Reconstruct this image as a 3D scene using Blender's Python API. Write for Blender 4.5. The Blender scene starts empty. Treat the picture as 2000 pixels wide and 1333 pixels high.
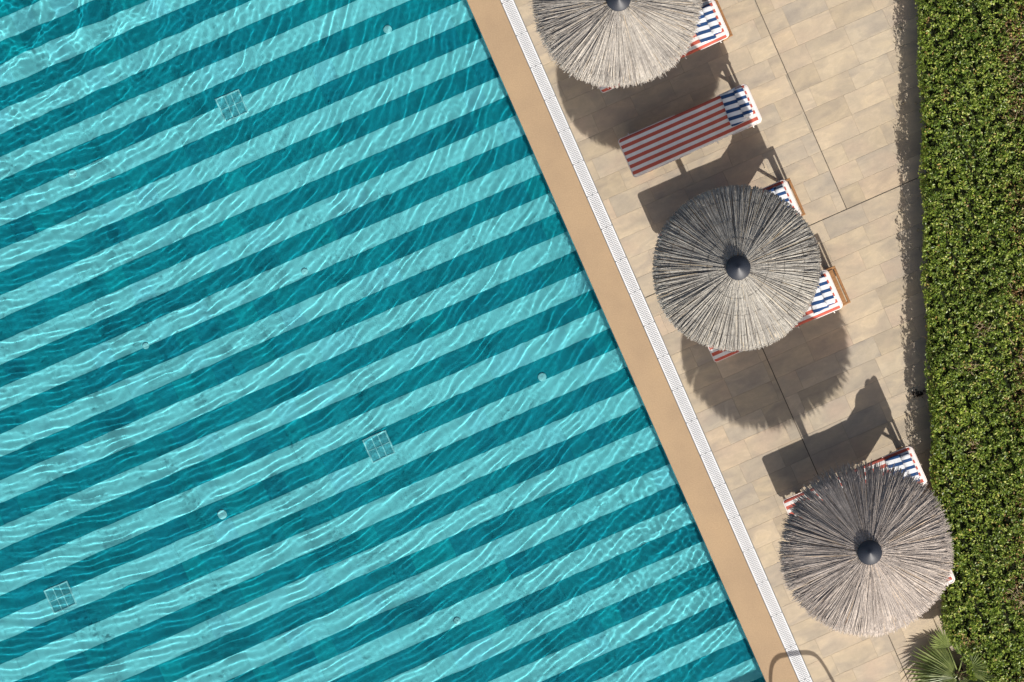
import bpy, math
import numpy as np
from mathutils import Vector, Matrix

# ------------------------------------------------------------------ camera, sky, sun, exposure
sc = bpy.context.scene
S = 137.7            # photograph pixels (of 2000) per metre at deck level
H = 62.0             # drone height
EL = math.radians(34.0)
SH = Vector((-0.416, 0.909, 0)).normalized()      # direction in which shadows fall

cam = bpy.data.cameras.new('camera')
cam_o = bpy.data.objects.new('camera', cam)
sc.collection.objects.link(cam_o)
cam_o.location = (0, 0, H)
cam.sensor_width = 36
cam.lens = 36 * H / (2000 / S)
cam.clip_end = 5000
sc.camera = cam_o

world = bpy.data.worlds.new('World')
sc.world = world
world.use_nodes = True
wn = world.node_tree
sky = wn.nodes.new('ShaderNodeTexSky')
sky.sky_type = 'NISHITA'
sky.sun_disc = False
sky.sun_elevation = EL
sky.air_density = 1.0
sky.dust_density = 5.0
sky.ozone_density = 0.2
sky.sun_rotation = math.atan2(-SH.x, -SH.y)
wn.links.new(sky.outputs[0], wn.nodes['Background'].inputs[0])
wn.nodes['Background'].inputs[1].default_value = 0.085

sun = bpy.data.lights.new('sun', 'SUN')
sun.energy = 5.0
sun.angle = math.radians(0.53)
sun.color = (1.0, 0.955, 0.89)
sun.cycles.is_caustics_light = True
sun_o = bpy.data.objects.new('sun', sun)
sc.collection.objects.link(sun_o)
SUND = Vector((SH.x * math.cos(EL), SH.y * math.cos(EL), -math.sin(EL)))
sun_o.rotation_euler = SUND.to_track_quat('-Z', 'Y').to_euler()
sun_o.location = (10, -20, 20)

sc.view_settings.view_transform = 'Standard'
sc.view_settings.look = 'None'
sc.view_settings.exposure = 0.17
sc.view_settings.gamma = 1
sc.cycles.use_denoising = True
sc.cycles.max_bounces = 6
sc.cycles.diffuse_bounces = 3
sc.cycles.transparent_max_bounces = 8
sc.cycles.caustics_refractive = True
sc.cycles.caustics_reflective = False

# ------------------------------------------------------------------ coordinates
CU, SU = 0.4019, 0.9157        # image direction of the pool edge


def P(px, py, z=0.0):
    """point at height z seen at photograph pixel px, py"""
    k = (H - z) / H / S
    return Vector(((px - 1000) * k, (666.5 - py) * k, z))


def UV(u, v, z=0.0, zc=None):
    """u along the pool edge, v across it (photograph pixels); zc: height at which the pixel is meant"""
    p = P(CU * u + SU * v, SU * u - CU * v, z if zc is None else zc)
    return Vector((p.x, p.y, z))


AX_V = Vector((SU, CU, 0)).normalized()
AX_U = Vector((CU, -SU, 0)).normalized()
ANG_V = math.atan2(AX_V.y, AX_V.x)
C = sc.collection


# ------------------------------------------------------------------ mesh helpers
class MB:
    def __init__(s):
        s.v = []
        s.f = []
        s.n = 0

    def add(s, verts, faces):
        s.v.extend([tuple(x) for x in verts])
        s.f.extend([tuple(i + s.n for i in f) for f in faces])
        s.n += len(verts)
        return s

    def box(s, c, d, ax=None, bev=0.0):
        c = Vector(c)
        hx, hy, hz = d[0] / 2, d[1] / 2, d[2] / 2
        M = ax if ax is not None else Matrix.Identity(3)
        if bev <= 0:
            vs = [M @ Vector((x, y, z)) + c for z in (-hz, hz) for x, y in ((-hx, -hy), (hx, -hy), (hx, hy), (-hx, hy))]
            return s.add(vs, [(3, 2, 1, 0), (4, 5, 6, 7), (0, 1, 5, 4), (1, 2, 6, 5), (2, 3, 7, 6), (3, 0, 4, 7)])
        vs = []
        for z, i in ((-hz, bev), (-hz + bev, 0), (hz - bev, 0), (hz, bev)):
            a, b = hx - i, hy - i
            vs += [M @ Vector((x, y, z)) + c for x, y in
                   ((-a + bev, -b), (a - bev, -b), (a, -b + bev), (a, b - bev), (a - bev, b), (-a + bev, b), (-a, b - bev), (-a, -b + bev))]
        fs = [tuple(range(7, -1, -1)), tuple(range(24, 32))]
        for k in range(3):
            for j in range(8):
                fs.append((k * 8 + j, k * 8 + (j + 1) % 8, k * 8 + 8 + (j + 1) % 8, k * 8 + 8 + j))
        return s.add(vs, fs)

    def bar(s, a, b, w, h, bev=0.0):
        a, b = Vector(a), Vector(b)
        d = b - a
        x = d.normalized()
        up = Vector((0, 0, 1)) if abs(x.z) < .95 else Vector((1, 0, 0))
        y = up.cross(x).normalized()
        z = x.cross(y)
        return s.box((a + b) / 2, (d.length, w, h), Matrix((x, y, z)).transposed(), bev)

    def tube(s, pts, r, n=8, closed=False, cap=True):
        pts = [Vector(p) for p in pts]
        m = len(pts)
        rs = r if hasattr(r, '__len__') else [r] * m
        vs = []
        ref = None
        for i, p in enumerate(pts):
            if closed:
                t = pts[(i + 1) % m] - pts[i - 1]
            else:
                t = pts[min(i + 1, m - 1)] - pts[max(i - 1, 0)]
            t.normalize()
            if ref is None:
                ref = Vector((0, 0, 1)) if abs(t.z) < .9 else Vector((1, 0, 0))
            x = (ref - t * ref.dot(t)).normalized()
            ref = x
            y = t.cross(x)
            for k in range(n):
                a = 2 * math.pi * k / n
                vs.append(p + (x * math.cos(a) + y * math.sin(a)) * rs[i])
        fs = []
        for i in range(m if closed else m - 1):
            j = (i + 1) % m
            for k in range(n):
                fs.append((i * n + k, i * n + (k + 1) % n, j * n + (k + 1) % n, j * n + k))
        if cap and not closed:
            fs.append(tuple(range(n - 1, -1, -1)))
            fs.append(tuple(range((m - 1) * n, m * n)))
        return s.add(vs, fs)

    def mesh(s, name, mat, smooth=False):
        me = bpy.data.meshes.new(name)
        me.from_pydata(s.v, [], s.f)
        if smooth:
            me.polygons.foreach_set('use_smooth', [True] * len(me.polygons))
        if mat:
            me.materials.append(mat)
        me.update()
        return me

    def build(s, name, mat, parent=None, smooth=False):
        return link(name, s.mesh(name, mat, smooth), parent)


def link(name, me, parent=None, loc=None, rz=None):
    o = bpy.data.objects.new(name, me)
    C.objects.link(o)
    if parent:
        o.parent = parent
    if loc is not None:
        o.location = loc
    if rz is not None:
        o.rotation_euler = (0, 0, rz)
    return o


def np_mesh(name, V, F, mat, smooth=False):
    me = bpy.data.meshes.new(name)
    k = F.shape[1]
    me.vertices.add(len(V))
    me.vertices.foreach_set('co', np.ascontiguousarray(V, dtype=np.float32).ravel())
    me.loops.add(F.size)
    me.loops.foreach_set('vertex_index', np.ascontiguousarray(F, dtype=np.int32).ravel())
    me.polygons.add(len(F))
    me.polygons.foreach_set('loop_start', np.arange(0, F.size, k, dtype=np.int32))
    me.update(calc_edges=True)
    me.polygons.foreach_set('use_smooth', np.full(len(F), smooth))
    if mat:
        me.materials.append(mat)
    return me


def tag(o, label=None, cat=None, group=None, kind=None):
    if label:
        o['label'] = label
    if cat:
        o['category'] = cat
    if group:
        o['group'] = group
    if kind:
        o['kind'] = kind
    return o


def empty(name, loc, rz=0.0):
    o = bpy.data.objects.new(name, None)
    C.objects.link(o)
    o.location = loc
    o.rotation_euler = (0, 0, rz)
    return o


# ------------------------------------------------------------------ material helpers
class Mat:
    def __init__(s, name, rough=.6, spec=.5):
        s.m = bpy.data.materials.new(name)
        s.m.use_nodes = True
        s.t = s.m.node_tree
        s.b = s.t.nodes['Principled BSDF']
        s.b.inputs['Roughness'].default_value = rough
        s.b.inputs['Specular IOR Level'].default_value = spec

    def n(s, typ, **kw):
        nd = s.t.nodes.new('ShaderNode' + typ)
        for k, v in kw.items():
            if hasattr(nd, k):
                setattr(nd, k, v)
            else:
                nd.inputs[k.replace('_', ' ')].default_value = v
        return nd

    def l(s, a, b):
        s.t.links.new(a, b)

    def coord(s, kind='Object', scale=None, offset=None):
        o = s.n('TexCoord').outputs[kind]
        if offset is not None:
            a = s.n('VectorMath', operation='ADD')
            s.l(o, a.inputs[0])
            s.l(offset, a.inputs[1])
            o = a.outputs[0]
        if scale:
            mp = s.n('Mapping')
            mp.inputs['Scale'].default_value = scale
            s.l(o, mp.inputs[0])
            o = mp.outputs[0]
        return o

    def noise(s, vec, scale, detail=4, rough=.55, dist=0):
        nd = s.n('TexNoise')
        nd.inputs['Scale'].default_value = scale
        nd.inputs['Detail'].default_value = detail
        nd.inputs['Roughness'].default_value = rough
        nd.inputs['Distortion'].default_value = dist
        s.l(vec, nd.inputs['Vector'])
        return nd.outputs['Fac']

    def ramp(s, fac, stops, interp='LINEAR'):
        r = s.n('ValToRGB')
        cr = r.color_ramp
        cr.interpolation = interp
        while len(cr.elements) < len(stops):
            cr.elements.new(.5)
        for e, (p, c) in zip(cr.elements, stops):
            e.position = p
            e.color = c if len(c) == 4 else (*c, 1)
        s.l(fac, r.inputs[0])
        return r.outputs[0]

    def mix(s, fac, a, b, mode='MIX'):
        m = s.n('MixRGB', blend_type=mode)
        for i, x in ((0, fac), (1, a), (2, b)):
            if isinstance(x, (int, float)):
                m.inputs[i].default_value = x
            elif isinstance(x, tuple):
                m.inputs[i].default_value = (*x, 1) if len(x) == 3 else x
            else:
                s.l(x, m.inputs[i])
        return m.outputs[0]

    def math(s, op, a, b=None):
        m = s.n('Math', operation=op)
        for i, x in ((0, a), (1, b)):
            if x is None:
                continue
            if isinstance(x, (int, float)):
                m.inputs[i].default_value = x
            else:
                s.l(x, m.inputs[i])
        return m.outputs[0]

    def col(s, c):
        if isinstance(c, tuple):
            s.b.inputs['Base Color'].default_value = (*c, 1)
        else:
            s.l(c, s.b.inputs['Base Color'])
        return s

    def bump(s, h, strength=.3, dist=.01):
        b = s.n('Bump')
        b.inputs['Strength'].default_value = strength
        b.inputs['Distance'].default_value = dist
        s.l(h, b.inputs['Height'])
        s.l(b.outputs[0], s.b.inputs['Normal'])
        return s

    def translucent(s, colour, fac):
        tr = s.n('BsdfTranslucent')
        if isinstance(colour, tuple):
            tr.inputs[0].default_value = (*colour, 1)
        else:
            s.l(colour, tr.inputs[0])
        mx = s.n('MixShader')
        mx.inputs[0].default_value = fac
        s.l(s.b.outputs[0], mx.inputs[1])
        s.l(tr.outputs[0], mx.inputs[2])
        s.l(mx.outputs[0], s.t.nodes['Material Output'].inputs[0])
        return s


def simple(name, c, rough=.6, spec=.5, var=.15, scale=8.0):
    m = Mat(name, rough, spec)
    f = m.noise(m.coord(), scale, 5)
    lo = tuple(x * (1 - var) for x in c)
    hi = tuple(min(1, x * (1 + var)) for x in c)
    m.col(m.ramp(f, [(.3, lo), (.7, hi)]))
    return m.m


# ---- stone of the deck
def stone_mat():
    m = Mat('deck stone', .62, .35)
    oi = m.n('ObjectInfo')
    off = m.n('VectorMath', operation='SCALE')
    cmb = m.n('CombineXYZ')
    m.l(oi.outputs['Random'], cmb.inputs[0])
    m.l(m.math('MULTIPLY', oi.outputs['Random'], 7.3), cmb.inputs[1])
    m.l(cmb.outputs[0], off.inputs[0])
    off.inputs['Scale'].default_value = 40
    base = m.ramp(oi.outputs['Random'], [(0, (.43, .36, .265)), (.2, (.50, .42, .31)), (.4, (.46, .39, .295)),
                                         (.55, (.525, .44, .33)), (.75, (.425, .37, .295)), (.88, (.54, .455, .335)), (1, (.50, .405, .30))])
    co = m.coord('Object', (1.0, 2.6, 1), off.outputs[0])
    f = m.noise(co, 2.6, 6, .55, .8)
    c1 = m.mix(1.0, base, m.ramp(f, [(.32, (.90, .90, .92)), (.5, (1, 1, 1)), (.68, (1.07, 1.06, 1.03))]), 'MULTIPLY')
    vn = m.noise(m.coord('Object', (1.0, 2.4, 1), off.outputs[0]), 1.5, 4, .5, .5)
    c2 = m.mix(1.0, c1, m.ramp(vn, [(.38, (.89, .90, .92)), (.46, (.95, .95, .96)), (.485, (1.0, .995, .99)), (.54, (1.03, 1.025, 1.0)), (.56, (1.11, 1.10, 1.07)), (.62, (1.04, 1.03, 1.0))]), 'MULTIPLY')
    pn = m.noise(m.coord('Object', None, off.outputs[0]), 1.1, 2)
    c3 = m.mix(m.ramp(pn, [(.56, (0, 0, 0)), (.72, (.55, .55, .55))]), c2, (.52, .395, .30))
    mo = m.noise(m.coord('Object', None, off.outputs[0]), 9, 5, .7, .3)
    c3 = m.mix(1.0, c3, m.ramp(mo, [(.3, (.93, .93, .94)), (.7, (1.06, 1.05, 1.04))]), 'MULTIPLY')
    fine = m.noise(m.coord('Object', None, off.outputs[0]), 90, 4, .7)
    c4 = m.mix(1.0, c3, m.ramp(fine, [(.3, (.93, .93, .93)), (.7, (1.05, 1.05, 1.05))]), 'MULTIPLY')
    geo = m.n('NewGeometry')
    stain = m.noise(geo.outputs['Position'], .55, 5, .6, .4)
    c5 = m.mix(1.0, c4, m.ramp(stain, [(.3, (.93, .92, .91)), (.65, (1.03, 1.03, 1.03))]), 'MULTIPLY')
    m.col(c5)
    m.bump(f, .12, .004)
    return m.m


M_STONE = stone_mat()
M_GROUT = simple('cement grout', (.40, .345, .27), .9, .2, .25, 5)
M_JOINT = simple('dark expansion joint sealant', (.10, .085, .065), .8, .3, .3, 9)
M_WHITEPL = simple('white plastic', (.80, .81, .83), .45, .4, .05, 6)
M_CHANNEL = simple('grating channel', (.22, .24, .26), .7, .3, .2, 4)


def coping_mat():
    m = Mat('sand coloured coping', .7, .3)
    g = m.n('NewGeometry')
    a = m.noise(g.outputs['Position'], 60, 5, .75)
    b = m.noise(g.outputs['Position'], 1.3, 4, .6)
    c = m.ramp(a, [(.3, (.365, .255, .152)), (.7, (.48, .346, .217))])
    c = m.mix(1.0, c, m.ramp(b, [(.3, (.89, .89, .91)), (.55, (1.0, 1.0, 1.0)), (.72, (1.06, 1.05, 1.03))]), 'MULTIPLY')
    m.col(c)
    m.bump(a, .25, .003)
    return m.m


M_COPING = coping_mat()


def pooltile(name, stops, var):
    m = Mat(name, .5, .3)
    g = m.n('NewGeometry')
    oi = m.n('ObjectInfo')
    rnd = m.math('FRACT', m.math('ADD', g.outputs['Random Per Island'], m.math('MULTIPLY', oi.outputs['Random'], 37.7)))
    base = m.ramp(rnd, stops)
    a = m.noise(g.outputs['Position'], 3.2, 5, .65, .5)
    c = m.mix(1.0, base, m.ramp(a, [(.3, (1 - var,) * 3), (.7, (1 + var,) * 3)]), 'MULTIPLY')
    b = m.noise(g.outputs['Position'], 22, 4, .7)
    c = m.mix(1.0, c, m.ramp(b, [(.3, (1 - var * .5,) * 3), (.7, (1 + var * .5,) * 3)]), 'MULTIPLY')
    m.col(c)
    return m.m


M_TDARK = pooltile('dark teal pool tile', [(0, (.0, .22, .29)), (.2, (.001, .25, .315)), (.6, (.001, .265, .325)), (.9, (.002, .285, .345)), (1, (.003, .345, .395))], .17)
M_TPALE = pooltile('pale aqua pool tile', [(0, (.50, .74, .78)), (.4, (.535, .78, .82)), (.8, (.555, .80, .84)), (1, (.52, .76, .84))], .03)
M_TBAND = simple('waterline tile', (.02, .07, .08), .4, .4, .2, 6)
M_TGROUT = simple('pool grout', (.14, .42, .45), .7, .3, .2, 9)


def water_mat():
    m = bpy.data.materials.new('pool water')
    m.use_nodes = True
    t = m.node_tree
    t.nodes.clear()
    o = t.nodes.new('ShaderNodeOutputMaterial')
    g = t.nodes.new('ShaderNodeBsdfGlass')
    g.inputs['IOR'].default_value = 1.333
    g.inputs['Roughness'].default_value = 0
    g.inputs['Color'].default_value = (.55, .96, .99, 1)
    t.links.new(g.outputs[0], o.inputs[0])
    return m


M_WATER = water_mat()


def wood_mat(name, lo, hi):
    m = Mat(name, .5, .4)
    f = m.noise(m.coord('Object', (3, 40, 40)), 2.5, 5, .6, .6)
    m.col(m.ramp(f, [(.3, lo), (.7, hi)]))
    m.bump(f, .2, .002)
    return m.m


M_TEAK = wood_mat('oiled hardwood', (.22, .105, .04), (.42, .22, .095))
M_POLE = wood_mat('pole wood', (.14, .09, .05), (.28, .19, .11))


def stripe_mat(name, c1, c2, period, phase=0.0, duty=.5, axis=1, skew=0.0):
    m = Mat(name, .85, .15)
    m.b.inputs['Sheen Weight'].default_value = .15
    co = m.coord('Object')
    sp = m.n('SeparateXYZ')
    m.l(co, sp.inputs[0])
    wob = m.noise(co, 6, 3)
    y = m.math('ADD', m.math('ADD', sp.outputs[axis], m.math('MULTIPLY', sp.outputs[0], skew)), m.math('MULTIPLY', m.math('SUBTRACT', wob, .5), .006))
    f = m.math('FRACT', m.math('ADD', m.math('DIVIDE', y, period), 50 + phase))
    edge = m.math('MULTIPLY', m.math('SUBTRACT', f, duty), 40)
    lo = m.math('MULTIPLY', f, 40)
    r1 = m.n('Clamp')
    m.l(edge, r1.inputs[0])
    r2 = m.n('Clamp')
    m.l(lo, r2.inputs[0])
    fac = m.math('ADD', r1.outputs[0], m.math('SUBTRACT', 1, r2.outputs[0]))
    cl = m.n('Clamp')
    m.l(fac, cl.inputs[0])
    c = m.mix(cl.outputs[0], c1, c2)
    dirt = m.noise(co, 5, 5, .6)
    c = m.mix(1.0, c, m.ramp(dirt, [(.3, (.90, .89, .88)), (.7, (1.03, 1.03, 1.03))]), 'MULTIPLY')
    m.col(c)
    weave = m.noise(m.coord('Object', (1, 1, 1)), 260, 2)
    fold = m.noise(co, 9, 3, .5, .4)
    m.bump(m.math('ADD', m.math('MULTIPLY', weave, .15), fold), .35, .012)
    return m.m


PER = 0.0985
M_CUSH = stripe_mat('red and white striped canvas', (.57, .125, .088), (.84, .82, .80), PER, 0.55, .5)
M_CUSH2 = stripe_mat('red and white striped canvas, turned', (.57, .125, .088), (.84, .82, .80), PER, 0.03, .5)
M_TOWA = stripe_mat('blue and white towel', (.022, .07, .20), (.84, .86, .90), .108, 0.1, .46, skew=.13)
M_TOWB = stripe_mat('blue and white towel roll', (.022, .07, .20), (.84, .86, .90), .108, 0.42, .42, skew=.10)
M_PIPE = simple('white cotton piping', (.84, .74, .70), .8, .2, .04, 8)
M_BAND = simple('white canvas', (.84, .80, .77), .85, .15, .05, 9)
M_TIE = simple('white cotton tie', (.82, .80, .76), .8, .2, .04, 8)
M_BLACK = Mat('black plastic cap', .5, .5).col((.02, .025, .038)).m
M_STEEL = Mat('brushed steel', .25, .5).col((.62, .63, .65)).m
M_STEEL.node_tree.nodes['Principled BSDF'].inputs['Metallic'].default_value = 1
M_WIRE = simple('dark binding wire', (.05, .045, .04), .7, .3, .2, 9)


def thatch_mat(name, warm):
    m = Mat(name, .75, .25)
    g = m.n('NewGeometry')
    k = warm
    c = m.ramp(g.outputs['Random Per Island'], [(0, (.25 * k, .235, .22)), (.15, (.34 * k, .32, .30)), (.5, (.43 * k, .41, .38)),
                                                (.8, (.53 * k, .505, .465)), (.95, (.62 * k, .58, .52)), (1, (.52 * k, .42, .29))])
    a = m.noise(g.outputs['Position'], 26, 4, .7)
    c = m.mix(1.0, c, m.ramp(a, [(.3, (.72, .72, .72)), (.7, (1.22, 1.22, 1.22))]), 'MULTIPLY')
    b = m.noise(g.outputs['Position'], 2.2, 3, .6)
    c = m.mix(1.0, c, m.ramp(b, [(.35, (.86, .85, .85)), (.65, (1.08, 1.07, 1.06))]), 'MULTIPLY')
    m.col(c)
    m.translucent((.42, .36, .28), .16)
    return m.m


def under_mat():
    m = Mat('matted thatch', .85, .1)
    f = m.noise(m.coord('Object'), 30, 5, .7)
    m.col(m.ramp(f, [(.3, (.17, .155, .135)), (.7, (.32, .29, .255))]))
    m.translucent((.62, .54, .42), .42)
    return m.m


M_UNDER = under_mat()
M_TH = [thatch_mat('grey brown thatch', 1.0), thatch_mat('grey thatch', .975), thatch_mat('brown thatch', 1.05)]


def leaf_mat(name, stops, tr, trf=.28, rough=.38):
    m = Mat(name, rough, .5)
    g = m.n('NewGeometry')
    c = m.ramp(g.outputs['Random Per Island'], stops)
    b = m.noise(g.outputs['Position'], 1.6, 4, .6)
    c = m.mix(1.0, c, m.ramp(b, [(.35, (.75, .78, .75)), (.65, (1.2, 1.15, 1.0))]), 'MULTIPLY')
    m.col(c)
    m.translucent(tr, trf)
    return m.m


M_LEAF = leaf_mat('hedge leaf', [(0, (.05, .095, .018)), (.2, (.11, .18, .03)), (.55, (.215, .30, .05)), (.82, (.34, .42, .08)), (.95, (.50, .52, .19)), (1, (.42, .25, .10))], (.38, .52, .07), .28, .42)
M_DRY = leaf_mat('dry leaf', [(0, (.10, .05, .02)), (.5, (.26, .15, .06)), (1, (.42, .30, .14))], (.3, .18, .06), .2, .6)
M_PALM = leaf_mat('palm leaf', [(0, (.16, .21, .07)), (.5, (.25, .31, .11)), (1, (.36, .40, .18))], (.32, .40, .10), .25, .4)
M_DEAD = simple('dead dark leaf', (.03, .02, .015), .8, .2, .3, 9)
M_DRYLEAF = simple('pale dry leaf', (.50, .42, .28), .7, .2, .2, 20)
M_TWIG = simple('twig', (.12, .08, .05), .85, .2, .3, 12)
M_DRYTWIG = simple('bleached twig', (.38, .30, .20), .8, .2, .2, 12)
M_SOIL = simple('planting soil', (.07, .05, .035), .95, .1, .35, 6)

# ------------------------------------------------------------------ the setting: ground and pool
PV0 = -700.0          # pool extent across (photograph pixels in u, v)
PV1 = 835.0
PU0, PU1 = -150.0, 2080.0
COP1 = 893.7
GR1 = 919.0
WZ = -0.045
FZ = -1.40
FEFF = WZ + (FZ - WZ) / 1.333     # height at which the floor seems to lie

# ground: one sheet to the horizon with the pool and deck cut out
gb = MB()
q = [UV(PU0 - 60, PV0 - 60, -.03), UV(PU0 - 60, GR1 + 900, -.03), UV(PU1 + 60, GR1 + 900, -.03), UV(PU1 + 60, PV0 - 60, -.03)]
cc = sum(q, Vector()) / 4
far = [cc + (p - cc) * 120 for p in q]
for p in far:
    p.z = -.03
gb.add(q + far, [(i, 4 + i, 4 + (i + 1) % 4, (i + 1) % 4) for i in range(4)])
tag(gb.build('ground', M_SOIL), kind='structure')

# pool shell: floor with tile stripes as parts
pb = MB()
pb.add([UV(PU0, PV0, FZ - .012, FEFF), UV(PU1, PV0, FZ - .012, FEFF), UV(PU1, PV1, FZ - .012), UV(PU0, PV1, FZ - .012)], [(0, 1, 2, 3)])
wl = [UV(PU0, PV0), UV(PU0, PV1), UV(PU1, PV1), UV(PU1, PV0)]
for i in range(4):
    a, b = wl[i], wl[(i + 1) % 4]
    n = AX_V if i == 1 else Vector((0, 0, 0))
    a, b = a + n * .012, b + n * .012
    pb.add([(a.x, a.y, FZ - .02), (b.x, b.y, FZ - .02), (b.x, b.y, -.03), (a.x, a.y, -.03)], [(0, 1, 2, 3)])
pool = tag(pb.build('pool_floor', M_TGROUT), kind='structure')
pool.cycles.is_caustics_receiver = True

rng = np.random.default_rng(7)
PITCH = 41.3
k0 = math.floor((PU0 - 322.5) / PITCH) + 1
k1 = math.floor((PU1 - 322.5) / PITCH)
TL = 0.305
vmin = UV(0, PV0, FZ, FEFF).dot(AX_V)
vmax = UV(0, PV1, FZ, 0).dot(AX_V)
for k in range(k0, k1):
    ua = UV(322.5 + k * PITCH, 0, FZ, FEFF).dot(AX_U)
    ub = UV(322.5 + (k + 1) * PITCH, 0, FZ, FEFF).dot(AX_U)
    mb = MB()
    v = vmax + float(rng.uniform(0, .02))
    g = .001
    first = True
    while v > vmin:
        L = TL
        a, b = v - L + g / 2, v - g / 2
        dz = float(rng.normal(0, .0005))
        pts = []
        for z, ins in ((FZ - .012, 0), (FZ - .001, 0), (FZ + dz, .0006)):
            for uu, vv in ((ua + g / 2 + ins, a + ins), (ua + g / 2 + ins, b - ins), (ub - g / 2 - ins, b - ins), (ub - g / 2 - ins, a + ins)):
                p = AX_U * uu + AX_V * vv
                pts.append((p.x, p.y, z))
        fs = [(8, 9, 10, 11)[::-1]]
        for r in range(2):
            for j in range(4):
                fs.append((r * 4 + j, r * 4 + 4 + j, r * 4 + 4 + (j + 1) % 4, r * 4 + (j + 1) % 4))
        mb.add(pts, fs)
        v -= L
    # the same stripe climbs the wall under the coping
    z = FZ + .004
    while z < -.25:
        z2 = min(z + TL, -.14)
        ctr = AX_U * ((ua + ub) / 2) + AX_V * (vmax + .006)
        mb.box((ctr.x, ctr.y, (z + z2) / 2), (abs(ub - ua) - g, .012, z2 - z - g), Matrix((AX_U, AX_V, Vector((0, 0, 1)))).transposed())
        z = z2
    o = mb.build('tile_stripe', M_TDARK if k % 2 == 0 else M_TPALE, pool)
    o['label'] = 'dark teal stripe of pool floor tiles' if k % 2 == 0 else 'pale aqua stripe of pool floor tiles'
    o.cycles.is_caustics_receiver = True
mb = MB()
for uu in np.arange(PU0, PU1 - 20, PITCH):
    p, q2 = UV(uu + .4, PV1), UV(uu + PITCH - .4, PV1)
    n = AX_V * .006
    mb.bar((p.x + n.x, p.y + n.y, -.088), (q2.x + n.x, q2.y + n.y, -.088), .012, .10)
o = mb.build('waterline_tiles', M_TBAND, pool)
o.cycles.is_caustics_receiver = True

# water: a displaced sheet; circular ripples spread from the churned top left corner
rng = np.random.default_rng(21)
du = .0155
p00 = UV(PU0, PV0)
Lu = (PU1 - PU0) / S
Lv = (PV1 - PV0) / S
nu, nv = int(Lu / du), int(Lv / du)
a = np.linspace(0, Lu, nu)
b = np.linspace(0, Lv - .002, nv)
A, B = np.meshgrid(a, b, indexing='ij')
X = p00.x + A * AX_U.x + B * AX_V.x
Y = p00.y + A * AX_U.y + B * AX_V.y
def smooth_field(n, lam0, lam1, seed):
    r = np.random.default_rng(seed)
    f = np.zeros_like(X)
    for _ in range(n):
        lam = r.uniform(lam0, lam1)
        th = r.uniform(0, 6.283)
        f += np.cos(2 * math.pi / lam * (X * math.cos(th) + Y * math.sin(th)) + r.uniform(0, 6.283))
    return f / math.sqrt(n / 2)
src = P(-40, -20)
RS = np.hypot(X - src.x, Y - src.y)
WX = X + .014 * smooth_field(5, .5, 1.2, 3)
WY = Y + .014 * smooth_field(5, .5, 1.2, 4)
h = np.zeros_like(X)
for i in range(40):
    lam = float(rng.choice([rng.uniform(.07, .105), rng.uniform(.105, .165), rng.uniform(.165, .30)], p=[.50, .38, .12]))
    k = 2 * math.pi / lam
    s = np.array([src.x, src.y]) + rng.normal(0, 1, 2) * np.array([1.0, 1.0])
    r = np.hypot(WX - s[0], WY - s[1])
    mod = .55 + .45 * smooth_field(4, 1.2, 3.5, 100 + i)
    h += .146 / k ** 2 * np.clip(mod, 0, 2.2) * np.cos(k * r + rng.uniform(0, 6.283))
# fine confused chop: near the churn, along the bottom right edge, faint elsewhere
iso = np.zeros_like(X)
for i in range(40):
    lam = rng.uniform(.062, .12)
    k = 2 * math.pi / lam
    th = rng.uniform(0, 6.283)
    iso += .12 / k ** 2 * np.cos(k * (WX * math.cos(th) + WY * math.sin(th)) + rng.uniform(0, 6.283))
c2 = P(1420, 1230)
w_iso = .30 + .60 * np.exp(-(RS / 3.2) ** 2) + .75 * np.exp(-((X - c2.x) ** 2 + (Y - c2.y) ** 2) / 1.5 ** 2)
h += iso * w_iso
# big heave in the corner
big = np.zeros_like(X)
for i in range(10):
    lam = rng.uniform(.35, .9)
    k = 2 * math.pi / lam
    th = rng.normal(-.6, .7)
    big += .27 / k ** 2 * np.cos(k * (WX * math.cos(th) + WY * math.sin(th)) + rng.uniform(0, 6.283))
c1 = P(150, 60)
h += big * np.exp(-((X - c1.x) ** 2 + (Y - c1.y) ** 2) / 1.5 ** 2)
V = np.stack([X, Y, WZ + h], -1).reshape(-1, 3)
I = np.arange(nu * nv).reshape(nu, nv)
F = np.stack([I[:-1, :-1], I[1:, :-1], I[1:, 1:], I[:-1, 1:]], -1).reshape(-1, 4)
wme = np_mesh('pool_water', V, F, M_WATER, True)
wo = tag(link('pool_water', wme), kind='structure')
wo.cycles.is_caustics_caster = True

# coping, with a rounded nose over the pool
cb = MB()
prof = [(PV1 - .2, -.05), (PV1 - .6, -.03), (PV1 - .6, -.008), (PV1 - .2, -.002), (PV1 + .8, 0), (COP1 - .8, 0), (COP1 - .2, -.004), (COP1 - .2, -.05)]
for uu in (PU0, PU1):
    cb.v += [tuple(UV(uu, v, z, 0)) for v, z in prof]
n = len(prof)
cb.f += [(i, i + 1, n + i + 1, n + i) for i in range(n - 1)] + [tuple(range(n)), tuple(range(2 * n - 1, n - 1, -1))]
cb.n = 2 * n
tag(cb.build('pool_coping', M_COPING), kind='structure')

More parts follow.
